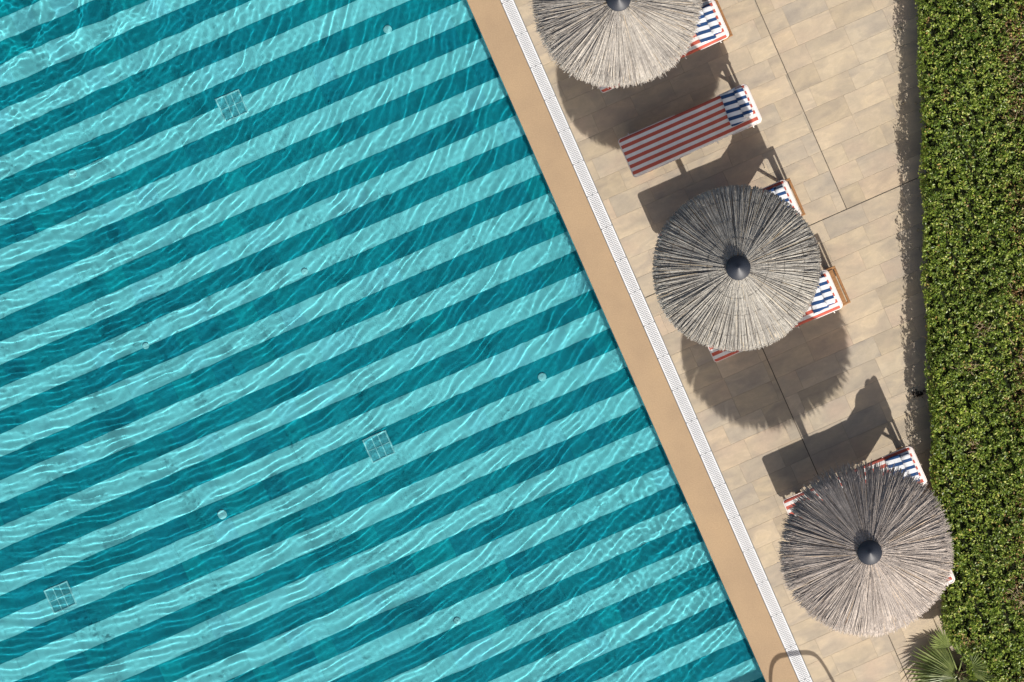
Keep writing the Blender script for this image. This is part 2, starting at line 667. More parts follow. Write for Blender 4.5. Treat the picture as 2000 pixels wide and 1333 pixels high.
# overflow grating: channel with modules of slats
ch = MB()
for vv, w in ((COP1 + .6, .006), (GR1 - .6, .006)):
    p, q2 = UV(PU0, vv), UV(PU1, vv)
    ch.bar((p.x, p.y, -.03), (q2.x, q2.y, -.03), w, .058)
p, q2 = UV(PU0, (COP1 + GR1) / 2), UV(PU1, (COP1 + GR1) / 2)
ch.bar((p.x, p.y, -.055), (q2.x, q2.y, -.055), (GR1 - COP1) / S, .008)
grate = ch.build('overflow_grating', M_CHANNEL)
tag(grate, 'long white slatted overflow grating between the sand coping and stone deck', 'grating')
ML = .5
mw = (GR1 - COP1 - 2.6) / S
gm = MB()
for yy in (-mw / 2 + .008, mw / 2 - .008):
    gm.box((0, yy, -.012), (ML - .014, .016, .02))
gm.box((0, 0, -.012), (ML - .014, .012, .0205))
for i in range(20):
    for sgn in (-1, 1):
        gm.box((-ML / 2 + .0125 + i * .025, sgn * (mw / 4 - .001), -.0115), (.0172, mw / 2 - .023, .017))
gme = gm.mesh('grating_module', M_WHITEPL)
n_mod = int((PU1 - PU0) / S / ML)
for i in range(n_mod):
    c = UV(PU0 + (i + .5) * ML * S, (COP1 + GR1) / 2)
    link('grating_module', gme, grate, (c.x, c.y, float(rng.normal(0, .0006))), ANG_V + math.pi / 2)

# deck: grout bed with single stone tiles
HEDGE = [(-120, 1783), (0, 1788), (150, 1797), (300, 1800), (500, 1803), (700, 1810), (900, 1820), (1050, 1832), (1150, 1838), (1220, 1838), (1255, 1856), (1290, 1884), (1335, 1904), (1500, 1930)]
HY = np.array([p[0] for p in HEDGE], float)
HX = np.array([p[1] for p in HEDGE], float)
db = MB()
db.add([UV(PU0, GR1, -.0035), UV(PU0, GR1 + 1000, -.0035), UV(PU1, GR1 + 1000, -.0035), UV(PU1, GR1, -.0035)], [(3, 2, 1, 0)])
deck = tag(db.build('stone_deck', M_GROUT), kind='structure')
rng = np.random.default_rng(5)
UJ = 1039.0
TLEN = 82.6
cache = {}
far_tiles = MB()
def tile_at(ua, ub, va, vb):
    c = UV((ua + ub) / 2, (va + vb) / 2)
    ix = CU * (ua + ub) / 2 + SU * (va + vb) / 2
    iy = SU * (ua + ub) / 2 - CU * (va + vb) / 2
    if (ub - ua) < 3 or (vb - va) < 3:
        return
    L, Wd = (vb - va) / S - .0022, (ub - ua) / S - .0022
    dz = float(rng.normal(0, .0005))
    if -45 < iy < 1375 and ix < 1870:
        key = (round(L, 3), round(Wd, 3))
        if key not in cache:
            cache[key] = MB().box((0, 0, -.008), (L, Wd, .016), None, .0022).mesh('deck_tile', M_STONE)
        o = link('deck_tile', cache[key], deck, (c.x, c.y, dz), ANG_V + (math.pi if rng.random() < .5 else 0))
    else:
        far_tiles.box((c.x, c.y, -.008 + dz), (L, Wd, .016), Matrix.Rotation(ANG_V, 3, 'Z'))
def fill(ua, ub, va, vb, off):
    v = va + off - TLEN
    while v < vb:
        x0, x1 = max(v, va), min(v + TLEN, vb)
        if x1 - x0 > 1 and not (min(CU * ua + SU * x0, CU * ub + SU * x0) > 2060):
            if x1 - x0 > 6:
                tile_at(ua, ub, x0, x1)
        v += TLEN
JW = 1.6
for r in range(-30, 28):
    ua, ub = UJ + r * PITCH, UJ + (r + 1) * PITCH
    if ub > PU1 or ua < PU0:
        continue
    vj = 1350.0 if r < 0 else 1090.0
    if r == 0:
        ua += JW / 2
    if r == -1:
        ub -= JW / 2
    fill(ua, ub, GR1 + .8, vj - JW / 2, float(rng.uniform(.15, 1)) * TLEN)
    fill(ua, ub, vj + JW / 2, 1990.0, float(rng.choice([.33, .5, .66, 1.0])) * TLEN)
o = far_tiles.build('deck_tiles_beyond', M_STONE, deck)
o['kind'] = 'stuff'
jb = MB()
def jbar(u0, v0, u1, v1):
    p, q2 = UV(u0, v0), UV(u1, v1)
    jb.bar((p.x, p.y, -.0065), (q2.x, q2.y, -.0065), (JW - .2) / S, .01)
jbar(PU0, 1350, UJ, 1350)
jbar(UJ, 1090, PU1, 1090)
jbar(UJ, GR1 + 2, UJ, 1990)
jb.build('expansion_joint', M_JOINT, deck)

# ------------------------------------------------------------------ things in the pool
def floor_at(px, py, z=0.0):
    p = P(px, py, FEFF)
    return Vector((p.x, p.y, FZ + z))
def drain(px, py, label):
    e = empty('floor_drain', floor_at(px, py), ANG_V)
    fr = MB()
    w, d = .37, .37
    for sx in (-1, 1):
        fr.box((sx * (w / 2 - .011), 0, .006), (.022, d, .02), None, .004)
        fr.box((0, sx * (d / 2 - .011), .006), (w - .044, .022, .0195), None, .004)
    fr.build('frame', M_WHITEPL, e)
    for i in (-1, 1):
        MB().box((i * .05, 0, .006), (.012, d - .044, .012)).build('crossbar', M_WHITEPL, e)
    for i in (0,):
        MB().box((0, i, .005), (w - .044, .010, .0115)).build('crossbar', M_WHITEPL, e)
    MB().box((0, 0, .0), (w - .03, d - .03, .008)).build('mesh_panel', M_DRAIN, e)
    for c in e.children:
        c.cycles.is_caustics_receiver = True
    tag(e, label, 'drain', 'square drains in the pool floor')
M_DRAIN = simple('drain mesh', (.20, .44, .50), .6, .3, .3, 30)
drain(453, 207, 'square white framed drain in the pool floor nearest the churned corner')
drain(740, 873, 'square white framed drain in the middle of the striped pool floor')
drain(118, 1167, 'square white framed drain in the pool floor, lowest and leftmost of three')
def inlet(px, py, r, label):
    e = empty('floor_inlet', floor_at(px, py))
    mb = MB()
    n = 20
    ring = []
    for rr, z in ((r, 0), (r, .012), (r * .86, .02), (r * .3, .024)):
        ring.append([(rr * math.cos(6.2832 * i / n), rr * math.sin(6.2832 * i / n), z) for i in range(n)])
    vs = sum(ring, [])
    fs = [(k * n + i, k * n + (i + 1) % n, k * n + n + (i + 1) % n, k * n + n + i) for k in range(3) for i in range(n)]
    mb.add(vs, fs + [tuple(range(3 * n, 4 * n))])
    mb.build('cover_disc', M_WHITEPL, e)
    MB().box((0, 0, .026), (r * .5, r * .14, .006)).build('slot', M_WHITEPL, e)
    for c in e.children:
        c.cycles.is_caustics_receiver = True
    tag(e, label, 'pool inlet', 'round inlets in the pool floor')
inlet(757, 58, .062, 'round white inlet cover on a dark stripe near the top of the coping')
inlet(1059, 737, .062, 'round white inlet cover on a dark stripe close to the coping, mid edge')
inlet(434, 1005, .066, 'round white inlet cover on a dark stripe in the lower left water')
inlet(142, 340, .06, 'round white inlet cover at a stripe edge by the left picture border')
inlet(595, 531, .05, 'small pale inlet cover on a pale stripe in the middle of the pool')
inlet(893, 1213, .055, 'pale inlet cover on a pale stripe in the lower part of the pool')
inlet(285, 676, .05, 'pale inlet cover at a stripe edge left of the middle drain')

# ------------------------------------------------------------------ parasols
RIMZ = 2.10
def parasol(px, py, seed, mat, label, R=1.152, ragged=.022, sparse=0.0, rings=True, rise=.55, bundles=False):
    r = np.random.default_rng(seed)
    c = P(px, py, RIMZ)
    e = empty('thatched_parasol', (c.x, c.y, 0))
    N = 8800
    phi = r.uniform(0, 2 * math.pi, N)
    ncl = 210
    cl = np.sort(r.uniform(0, 2 * math.pi, ncl))
    if bundles:
        ncl = 126
        cl = (np.arange(ncl) + r.normal(0, .13, ncl)) * 2 * math.pi / ncl + .01
    near = cl[np.argmin(np.abs(np.angle(np.exp(1j * (phi[:, None] - cl[None, :])))), axis=1)]
    dphi = np.angle(np.exp(1j * (near - phi)))
    phi = phi + dphi * (r.uniform(.12, .62, N) if bundles else r.uniform(.0, .36, N))
    r0 = .115 + (R - .185) * r.uniform(0, 1, N) ** .9
    r1 = R + r.normal(0, ragged, N) - .02 + .012 * np.sin(2 * phi + seed) + .008 * np.sin(5 * phi + 2 * seed)
    lift = r.uniform(0, .036, N)
    if sparse > 0:                                   # thinner, longer fringe on the side away from the sun
        up = np.clip(np.sin(phi), 0, 1)
        r1 = r1 + up * r.uniform(-.16, .09, N) * sparse
    clj = r.normal(0, .006, ncl)
    lift += clj[np.searchsorted(cl, near).clip(0, ncl - 1)]
    wid = r.uniform(.0026, .0052, N)
    skew = r.normal(0, .02, N)
    bow = r.normal(0, .008, N)
    V, F = [], []
    st = np.linspace(0, 1, 4)
    for i, t in enumerate(st):
        rr = r0 + (r1 - r0) * t
        ph = phi + skew * (t - .5) * (r1 - r0) / np.maximum(rr, .25)
        z = RIMZ + rise * (1 - rr / R) + lift * (1 - .25 * t) * np.clip(rr / .42, .25, 1) + bow * math.sin(math.pi * t) - .03 * np.clip((rr - .9 * R) / (.1 * R), 0, 1.5) ** 2
        tx, ty = -np.sin(ph), np.cos(ph)
        w = wid * (1.0 if 0 < i < 3 else .7)
        for s, dz in ((-1, 0), (0, .75), (1, 0)):
            V.append(np.stack([rr * np.cos(ph) + s * w * tx, rr * np.sin(ph) + s * w * ty, z + dz * w], -1))
    V = np.stack(V, 1)                               # N, 12, 3
    base = np.arange(N)[:, None] * 12
    fl = []
    for k in range(3):
        for j in range(2):
            fl.append(np.stack([base[:, 0] + k * 3 + j, base[:, 0] + k * 3 + 3 + j, base[:, 0] + k * 3 + 4 + j, base[:, 0] + k * 3 + 1 + j], -1))
    F = np.stack(fl, 1).reshape(-1, 4)
    o = link('thatch', np_mesh('thatch', V.reshape(-1, 3), F, mat), e)
    o['kind'] = 'stuff'
    # matted layer under the loose reeds
    un = MB()
    nn = 160
    radii = np.linspace(.06, R * (.80 if sparse else .955), 9)
    for rr in radii:
        for i in range(nn):
            a2 = 6.28318 * i / nn
            q2 = rr + (float(r.normal(0, .012)) if rr == radii[-1] else 0)
            un.v.append((q2 * math.cos(a2), q2 * math.sin(a2), RIMZ + rise * (1 - q2 / R) - .012 + float(r.normal(0, .006))))
    for k in range(8):
        un.f += [(k * nn + i, k * nn + nn + i, k * nn + nn + (i + 1) % nn, k * nn + (i + 1) % nn) for i in range(nn)]
    un.build('thatch_underlay', M_UNDER, e)
    # cap
    cp = MB()
    n = 32
    prof = [(.168, -.035), (.170, -.012), (.162, .0), (.085, .040), (.022, .080), (.010, .086), (0.002, .087)]
    vs, fs = [], []
    zc = RIMZ + rise * (1 - .16 / R) + .06
    for rr, z in prof:
        vs += [(rr * math.cos(6.28318 * i / n), rr * math.sin(6.28318 * i / n), zc + z) for i in range(n)]
    for k in range(len(prof) - 1):
        fs += [(k * n + i, k * n + (i + 1) % n, k * n + n + (i + 1) % n, k * n + n + i) for i in range(n)]
    cp.add(vs, fs)
    cp.build('cap', M_BLACK, e, True)
    # binding wires lying on the thatch
    if rings:
        for rr in (.36, .56, .80, .985):
            pts = []
            m = 120
            for i in range(m):
                a2 = 6.28318 * i / m
                q2 = rr * R + .008 * math.sin(3 * a2 + seed) + float(r.normal(0, .002))
                pts.append((q2 * math.cos(a2), q2 * math.sin(a2), RIMZ + rise * (1 - q2 / R) + .036 + float(r.normal(0, .006))))
            MB().tube(pts, .0022, 5, True).build('binding_wire', M_WIRE, e, True)
    # timber below: pole, collar, ribs
    MB().tube([(0, 0, 0), (0, 0, RIMZ + rise - .05)], .042, 16).build('pole', M_POLE, e, True)
    MB().tube([(0, 0, .0), (0, 0, .02), (0, 0, .05), (0, 0, .052)], [.16, .16, .075, .05], 20).build('foot_plate', M_STEEL, e)
    MB().tube([(0, 0, RIMZ - .05), (0, 0, RIMZ + .05)], .07, 14).build('collar', M_POLE, e)
    for i in range(8):
        a2 = math.pi / 4 * i + .2
        ca, sa = math.cos(a2), math.sin(a2)
        rb = MB().bar((.03 * ca, .03 * sa, RIMZ + rise - .05), (1.04 * ca, 1.04 * sa, RIMZ + rise * (1 - 1.04 / R) - .045), .025, .03).build('rib', M_POLE, e)
        MB().bar((.06 * ca, .06 * sa, RIMZ), (.5 * ca, .5 * sa, RIMZ + rise * (1 - .5 / R) - .055), .018, .02).build('strut', M_POLE, rb)
    tag(e, label, 'parasol', 'thatched parasols along the pool deck')
parasol(1206, 4, 31, M_TH[0], 'topmost thatched parasol, cut off by the upper picture edge', ragged=.026, rings=False)
parasol(1438, 524.5, 32, M_TH[1], 'middle thatched parasol, evenly trimmed grey reeds, over two loungers', ragged=.012, bundles=True)
parasol(1692.5, 1076, 33, M_TH[2], 'lowest thatched parasol, brownish ragged reeds, reaching over the hedge', R=1.165, ragged=.026, sparse=1.0, rings=False)

# ------------------------------------------------------------------ sun loungers
CW, HINGE, BL, BA = .575, 1.30, .70, math.radians(25)
CT = .46         # cushion top
CH = .065
def cushion(L, w, zfun, seed, round0, round1):
    """closed padded slab along x with rounded ends; zfun(s) -> x, z, nx, nz of the mid line"""
    r = np.random.default_rng(seed)
    ns, nc = 26, 20
    mb = MB()
    ss = np.concatenate([[0, .006, .02, .045], np.linspace(.08, L - .048, ns - 9), [L - .046], [L - .036, L - .02, L - .006, L]])
    for s in ss:
        d0, d1 = s, L - s
        k = 1.0
        inset = 0
        for dd, R in ((d0, round0), (d1, round1)):
            if dd < R:
                inset = max(inset, R - math.sqrt(max(0, R * R - (R - dd) ** 2)))
            if dd < .03:
                k = min(k, .35 + .65 * math.sqrt(max(0, 1 - (1 - dd / .03) ** 2)))
        x, z, nx, nz = zfun(s)
        for j in range(nc):
            a2 = 2 * math.pi * j / nc
            ca, sa = math.cos(a2), math.sin(a2)
            yy = math.copysign(abs(ca) ** .28, ca) * (w / 2 - inset)
            hh = math.copysign(abs(sa) ** .45, sa) * CH / 2 * k
            if sa > 0:
                hh += .004 * math.sin(s * 9 + seed) + float(r.normal(0, .0008))
            mb.v.append((x + nx * hh, yy, z + nz * hh))
    n = len(ss)
    mb.f = [(i * nc + j, i * nc + (j + 1) % nc, (i + 1) * nc + (j + 1) % nc, (i + 1) * nc + j) for i in range(n - 1) for j in range(nc)]
    mb.f += [tuple(range(nc - 1, -1, -1)), tuple(range((n - 1) * nc, n * nc))]
    mb.n = len(mb.v)
    return mb
def rrect(x0, x1, w, r0, r1):
    pts = []
    for cx, cy, rr, a0 in ((x0 + r0, -w / 2 + r0, r0, math.pi), (x1 - r1, -w / 2 + r1, r1, 1.5 * math.pi), (x1 - r1, w / 2 - r1, r1, 0), (x0 + r0, w / 2 - r0, r0, .5 * math.pi)):
        for i in range(5):
            a2 = a0 + i * math.pi / 8
            pts.append((cx + rr * math.cos(a2), cy + rr * math.sin(a2)))
    out = []
    for i, p in enumerate(pts):
        out.append(p)
        q2 = pts[(i + 1) % len(pts)]
        if abs(q2[0] - p[0]) + abs(q2[1] - p[1]) > .2:
            for t in (.33, .66):
                out.append((p[0] + (q2[0] - p[0]) * t, p[1] + (q2[1] - p[1]) * t))
    return out
def open_at(pts, cut):
    keep = [not cut(p) for p in pts]
    n = len(pts)
    i0 = next(i for i in range(n) if keep[i] and not keep[i - 1])
    return [pts[(i0 + j) % n] for j in range(n) if keep[(i0 + j) % n]]
def back_frame(ba):
    return math.cos(ba), math.sin(ba)
def lounger(px, py, ext, seed, label, tlabel, tdy=0.0, ba=BA, tlen=1.0, fab=None):
    fab = fab or M_CUSH
    ca, sa = back_frame(ba)
    headx = HINGE + BL * ca
    zt = CT + BL * sa
    corner = P(px, py, zt)
    head = corner - AX_U * (CW / 2)
    o = head - AX_V * headx
    e = empty('sun_lounger', (o.x, o.y, 0), ANG_V)
    zm = CT - CH / 2
    seat = cushion(HINGE + .022, CW, lambda s: (s, zm, 0, 1), seed, .035, .012)
    so = seat.build('seat_cushion', fab, e, True)
    pts = [(x, y, CT - .022) for x, y in rrect(-.004, HINGE - .002, CW + .006, .04, .014)]
    MB().tube(open_at(pts, lambda p: p[0] > HINGE - .1), .007, 6).build('piping', M_PIPE, so, True)
    bm = cushion(BL + .02, CW, lambda s: (HINGE + (s - .02) * ca + (CH / 2) * sa - .0, zm + (s - .02) * sa + 0, -sa, ca), seed + 1, .012, .06)
    bo = bm.build('back_cushion', fab, e, True)
    bo.data.materials.append(M_BAND)
    lim = HINGE + (BL - .048) * ca + CH / 2 * sa
    for pl in bo.data.polygons:
        if pl.center.x > lim:
            pl.material_index = 1
    pts = []
    for x, y in open_at(rrect(0, BL + .004, CW + .006, .014, .062), lambda p: p[0] < .1):
        hh = CH / 2 - .018
        pts.append((HINGE + x * ca + (CH / 2) * sa - sa * hh, y, zm + x * sa + ca * hh))
    MB().tube(pts, .009, 6).build('piping', M_PIPE, bo, True)
    for x, y in ((.16, CW / 2 + .012), (HINGE - .03, -CW / 2 - .012), (HINGE + .55 * ca, -CW / 2 - .012)):
        z = CT - .035 if x < HINGE else CT - .04 + .55 * sa
        MB().tube([(x, y - math.copysign(.02, y), z), (x + .004, y + math.copysign(.012, y), z + .004), (x + .012, y + math.copysign(.02, y), z - .03), (x + .006, y + math.copysign(.006, y), z - .07)], .006, 6).build('tie', M_TIE, e, True)
    # timber frame
    fx1 = headx + ext
    fz = .315
    for sy in (-1, 1):
        MB().box(((fx1 + .04) / 2, sy * (CW / 2 - .02), fz), (fx1 - .04, .032, .07), None, .004).build('side_rail', M_TEAK, e)
        for x in (.26, fx1 - .10):
            MB().box((x, sy * (CW / 2 - .02), .14), (.085, .045, .279), None, .004).build('leg', M_TEAK, e)
    for x in (.058, fx1 - .017):
        MB().box((x, 0, fz + .001), (.034, CW - .073, .068), None, .004).build('cross_rail', M_TEAK, e)
    nsl = 12
    sl = MB().box((0, 0, 0), (.062, CW - .075, .018), None, .003).mesh('seat_slat', M_TEAK)
    for i in range(nsl):
        x = .13 + i * (HINGE - .2) / (nsl - 1)
        link('seat_slat', sl, e, (x, 0, CT - CH - .013))
    if ext > .06:
        link('seat_slat', sl, e, (fx1 - .085, 0, fz + .035))
    for sy in (-1, 1):
        y = sy * (CW / 2 - .075)
        MB().bar((HINGE + .01, y, zm - CH / 2 - .022), (HINGE + .01 + (BL - .03) * ca, y, zm - CH / 2 - .022 + (BL - .03) * sa), .03, .034).build('back_rail', M_TEAK, e)
        MB().bar((HINGE + .42 * ca, y - sy * .03, zm - CH + .42 * sa), (HINGE + .62, y - sy * .03, fz), .026, .03).build('prop', M_TEAK, e)
    for i in range(5):
        s = .10 + i * .135
        x, z = HINGE + .018 + s * ca, zm - CH / 2 - .004 + s * sa
        MB().box((0, 0, 0), (.06, CW - .16, .014), Matrix.Rotation(-ba, 3, 'Y')).build('back_slat', M_TEAK, e).location = (x, 0, z)
    tag(e, label, 'sun lounger', 'sun loungers under the parasols')
    # towel: folded sheet and roll at the head end, lying on the lounger
    r = np.random.default_rng(seed + 50)
    t = empty('striped_towel', (o.x, o.y, 0), ANG_V)
    ox, oz = HINGE + (CH / 2) * sa - sa * (CH / 2), zm + ca * (CH / 2)
    def onback(s, y, hh):
        return (ox + s * ca - sa * hh, y, oz + s * sa + ca * hh)
    tw = .475
    y0 = tdy - tw / 2
    s0, s1 = BL - .42 * tlen, BL - .18
    mb = MB()
    ns, ny = 10, 22
    for top in (1, 0):
        for i in range(ns + 1):
            for j in range(ny + 1):
                sx, yy = s0 + (s1 - s0) * i / ns, y0 + tw * j / ny
                edge = min(i, ns - i, 3) / 3 * .5 + .5
                hh = (.05 * edge + .006 * math.sin(11 * yy + 4 * sx * 3 + seed) + float(r.normal(0, .0015)) + .008) if top else .004
                yy2 = yy + .012 * math.sin(sx * 14 + seed) 
                mb.v.append(onback(sx + .012 * math.sin(yy * 9 + seed), yy2, hh))
    m = (ny + 1)
    K = (ns + 1) * m
    for i in range(ns):
        for j in range(ny):
            a2 = i * m + j
            mb.f += [(a2, a2 + m, a2 + m + 1, a2 + 1), (K + a2, K + a2 + 1, K + a2 + m + 1, K + a2 + m)]
    rim = [(0, j) for j in range(ny + 1)] + [(i, ny) for i in range(1, ns + 1)] + [(ns, j) for j in range(ny - 1, -1, -1)] + [(i, 0) for i in range(ns - 1, 0, -1)]
    for q2 in range(len(rim)):
        a2 = rim[q2][0] * m + rim[q2][1]
        b2 = rim[(q2 + 1) % len(rim)][0] * m + rim[(q2 + 1) % len(rim)][1]
        mb.f.append((a2, b2, K + b2, K + a2))
    mb.build('folded_end', M_TOWA, t, True)
    mb = MB()
    nr, ny = 14, 16
    sc0 = BL - .122
    for j in range(ny + 1):
        yy = y0 + .03 + (tw - .05) * j / ny
        for i in range(nr):
            a2 = 2 * math.pi * i / nr
            k = 1 + .06 * math.sin(3 * a2 + 7 * yy + seed)
            if j in (0, ny):
                k *= .7
            mb.v.append(onback(sc0 + .074 * k * math.cos(a2), yy, .043 + .038 * k * math.sin(a2)))
    mb.f = [(j * nr + i, j * nr + (i + 1) % nr, (j + 1) * nr + (i + 1) % nr, (j + 1) * nr + i) for j in range(ny) for i in range(nr)]
    mb.f += [tuple(range(nr - 1, -1, -1)), tuple(range(ny * nr, (ny + 1) * nr))]
    mb.build('roll', M_TOWB, t, True)
    tag(t, tlabel, 'towel', 'blue and white towels on the loungers')
    return e
lounger(1424, 71, .085, 11, 'red striped lounger mostly hidden by the topmost parasol', 'blue striped towel on the lounger below the topmost parasol', .015, fab=M_CUSH2)
lounger(1488, 237, -.02, 12, 'red striped lounger lying in full view between two parasols', 'blue striped towel on the lounger in full view', .055, math.radians(24))
lounger(1565, 424, .10, 13, 'red striped lounger whose head alone shows above the middle parasol', 'blue striped towel beside the upper right rim of the middle parasol', .0)
lounger(1646, 600, .16, 14, 'red striped lounger with broad wood frame end, below the middle parasol', 'blue striped towel beside the lower right rim of the middle parasol', .015, fab=M_CUSH2)
lounger(1811, 945, -.01, 15, 'red striped lounger seen through the fringe above the lowest parasol', 'blue striped towel by the hedge, above the lowest parasol', -.0)
lounger(1864, 1137, -.01, 16, 'red striped lounger with one corner showing between lowest parasol and hedge', 'blue striped towel almost hidden by the lowest parasol', .0, math.radians(48))

# ------------------------------------------------------------------ pool handrail, just below the picture; its shadow falls into it
def from_shadow(px, py, z):
    g = P(px, py)
    d = z / math.tan(EL)
    return Vector((g.x, g.y, 0)) - SH * d + Vector((0, 0, z))
def smoothpath(pts, n=5):
    out = []
    for i in range(len(pts) - 1):
        p0, p1, p2, p3 = pts[max(i - 1, 0)], pts[i], pts[i + 1], pts[min(i + 2, len(pts) - 1)]
        for j in range(n):
            t = j / n
            out.append(.5 * ((2 * p1) + (p2 - p0) * t + (2 * p0 - 5 * p1 + 4 * p2 - p3) * t * t + (3 * p1 - p0 - 3 * p2 + p3) * t ** 3))
    out.append(pts[-1])
    return out
hr = [from_shadow(*a) for a in ((1566, 1445, 0), (1545, 1420, .15), (1521, 1384, .36), (1507, 1345, .56), (1505, 1318, .67), (1509, 1296, .74), (1520, 1283, .775),
                                (1536, 1279, .785), (1558, 1276, .79), (1578, 1275, .785), (1594, 1281, .765), (1608, 1298, .71), (1622, 1322, .62), (1640, 1355, .48), (1668, 1410, .25), (1698, 1472, 0))]
base = Vector((hr[0].x, hr[0].y, 0))
rail = empty('pool_handrail', base)
MB().tube([p - base for p in smoothpath(hr)], .0215, 10).build('rail', M_STEEL, rail, True)
for p in (hr[0], hr[-1]):
    q2 = p - base
    MB().tube([(q2.x, q2.y, .001), (q2.x, q2.y, .012), (q2.x, q2.y, .02)], [.05, .05, .025], 16).build('flange', M_STEEL, rail)
tag(rail, 'bent steel pool handrail below the picture edge, its shadow falling over the coping', 'handrail')

# ------------------------------------------------------------------ hedge
rng = np.random.default_rng(77)
HT = .53
def hedge_x(y):
    return np.interp(y, HY, HX)
hedge = empty('clipped_hedge', P(1930, 660, 0))
hp = hedge.location.copy()
def leaves(name, pos, nrm, size, mat, seed, parent, origin, spread=.75):
    r = np.random.default_rng(seed)
    n = len(pos)
    N = nrm + r.normal(0, spread, (n, 3))
    N /= np.linalg.norm(N, axis=1)[:, None]
    A = r.normal(0, 1, (n, 3))
    A -= N * (A * N).sum(1)[:, None]
    A /= np.linalg.norm(A, axis=1)[:, None]
    Bv = np.cross(N, A)
    L = size[:, None]
    W = L * r.uniform(.22, .32, n)[:, None]
    p = pos - np.array(origin)
    V = np.stack([p - A * L * .5, p - A * L * .05 + Bv * W + N * W * .35, p + A * L * .5 - N * L * .08, p - A * L * .05 - Bv * W + N * W * .35], 1)
    b = np.arange(n)[:, None] * 4
    F = np.concatenate([b + np.array([[0, 2, 1]]), b + np.array([[0, 3, 2]])], 0)
    # fold along the midrib: vertices 0 and 2 shared
    return link(name, np_mesh(name, V.reshape(-1, 3), F.astype(np.int32), mat), parent)
NL = 130000
yy = rng.uniform(-110, 1500, NL)
hx = hedge_x(yy)
xx = hx + rng.uniform(0, 1, NL) * (2190 - hx)
bump = 28 * np.sin(yy / 61.0 + np.sin(xx / 47.0)) * .001 + .03 * np.sin(xx / 38.0 + yy / 83.0) + .02 * np.sin(xx / 17.0 - yy / 23.0)
edge = np.clip((xx - hx) / 22.0, 0, 1)
ztop = HT + bump - .10 * (1 - edge) ** 2
z = ztop - rng.exponential(.05, NL).clip(0, .22)
k = (H - z) / H / S
pos = np.stack([(xx - 1000) * k + rng.normal(0, .006, NL), (666.5 - yy) * k, z], -1)
nr = np.zeros((NL, 3))
nr[:, 2] = 1
nr[:, 0] -= (1 - edge) * .8
# left flank
NS = 15000
y2 = rng.uniform(-110, 1500, NS)
z2 = rng.uniform(.03, HT - .03, NS)
x2 = hedge_x(y2) + rng.exponential(7, NS) - 2 + 6 * np.sin(y2 / 31.0) * (z2 / HT) + 8 * (1 - z2 / HT)
k2 = (H - z2) / H / S
pos2 = np.stack([(x2 - 1000) * k2, (666.5 - y2) * k2, z2], -1)
nr2 = np.tile(np.array([[-1, 0, .5]]), (NS, 1))
posA = np.concatenate([pos, pos2])
nrA = np.concatenate([nr, nr2])
dry_spots = [(1985, 60, 26), (1972, 110, 20), (1995, 210, 26), (1985, 160, 16), (1990, 575, 22), (1996, 690, 20), (1918, 640, 12), (1893, 718, 10),
             (1992, 1150, 22), (1985, 1165, 18), (1895, 1255, 10), (1905, 870, 8), (1815, 40, 8), (1880, 240, 10), (1845, 190, 8)]
pxy = np.stack([1000 + posA[:, 0] * S * H / (H - posA[:, 2]), 666.5 - posA[:, 1] * S * H / (H - posA[:, 2])], -1)
dryp = np.zeros(len(posA))
for sx, sy, sr in dry_spots:
    dryp = np.maximum(dryp, .6 * np.exp(-((pxy[:, 0] - sx) ** 2 + (pxy[:, 1] - sy) ** 2) / sr ** 2))
void = np.zeros(len(posA))
rv = np.random.default_rng(12)
for _ in range(14):
    lam = rv.uniform(14, 46)
    th = rv.uniform(0, 6.283)
    void += np.cos(6.283 / lam * (pxy[:, 0] * math.cos(th) + pxy[:, 1] * math.sin(th)) + rv.uniform(0, 6.283))
void /= math.sqrt(7)
thin = (void < -.75) & (rng.uniform(0, 1, len(posA)) < .8)
posA[:, 2] += np.where(nrA[:, 2] > .6, .022 * np.clip(void, -1.5, 1.5), 0)
dryp = np.maximum(dryp, .34 * np.clip((pxy[:, 0] - 1955) / 45.0, 0, 1) * np.clip(.5 + .8 * np.sin(pxy[:, 1] / 53.0 + np.sin(pxy[:, 1] / 19.0)), 0, 1))
isdry = rng.uniform(0, 1, len(posA)) < dryp
keep = ~isdry & ~thin
sz = rng.uniform(.030, .058, len(posA))
o = leaves('foliage', posA[keep], nrA[keep], sz[keep], M_LEAF, 1, hedge, hp)
o['kind'] = 'stuff'
o = leaves('dry_foliage', posA[isdry], nrA[isdry], sz[isdry] * .9, M_DRY, 2, hedge, hp)
o['kind'] = 'stuff'
# branch core closing the view to soil; inner shade put into its colour
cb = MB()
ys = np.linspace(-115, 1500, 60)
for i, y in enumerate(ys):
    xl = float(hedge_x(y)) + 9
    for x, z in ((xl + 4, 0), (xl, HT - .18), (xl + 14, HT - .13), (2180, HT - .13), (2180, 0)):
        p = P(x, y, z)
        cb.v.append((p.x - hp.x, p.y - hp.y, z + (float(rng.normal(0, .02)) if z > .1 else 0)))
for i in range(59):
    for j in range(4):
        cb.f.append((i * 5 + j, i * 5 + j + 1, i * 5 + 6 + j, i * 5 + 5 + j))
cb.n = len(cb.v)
cb.build('branch_core', simple('branches with painted shade', (.014, .018, .008), .95, .1, .4, 14), hedge)
tw = MB()
for i in range(900):
    y = rng.uniform(-100, 1450)
    x = float(hedge_x(y)) + rng.uniform(-2, 260)
    p = P(x, y, HT - .12) - hp
    d = Vector(rng.normal(0, 1, 3))
    d.z = abs(d.z) * .9 + .3
    d.normalize()
    L = rng.uniform(.06, .17)
    tw.tube([p, p + d * L * .5 + Vector(rng.normal(0, .01, 3)), p + d * L], [.003, .0025, .0015], 3, cap=False)
o = tw.build('twigs', M_TWIG, hedge)
o['kind'] = 'stuff'
tw = MB()
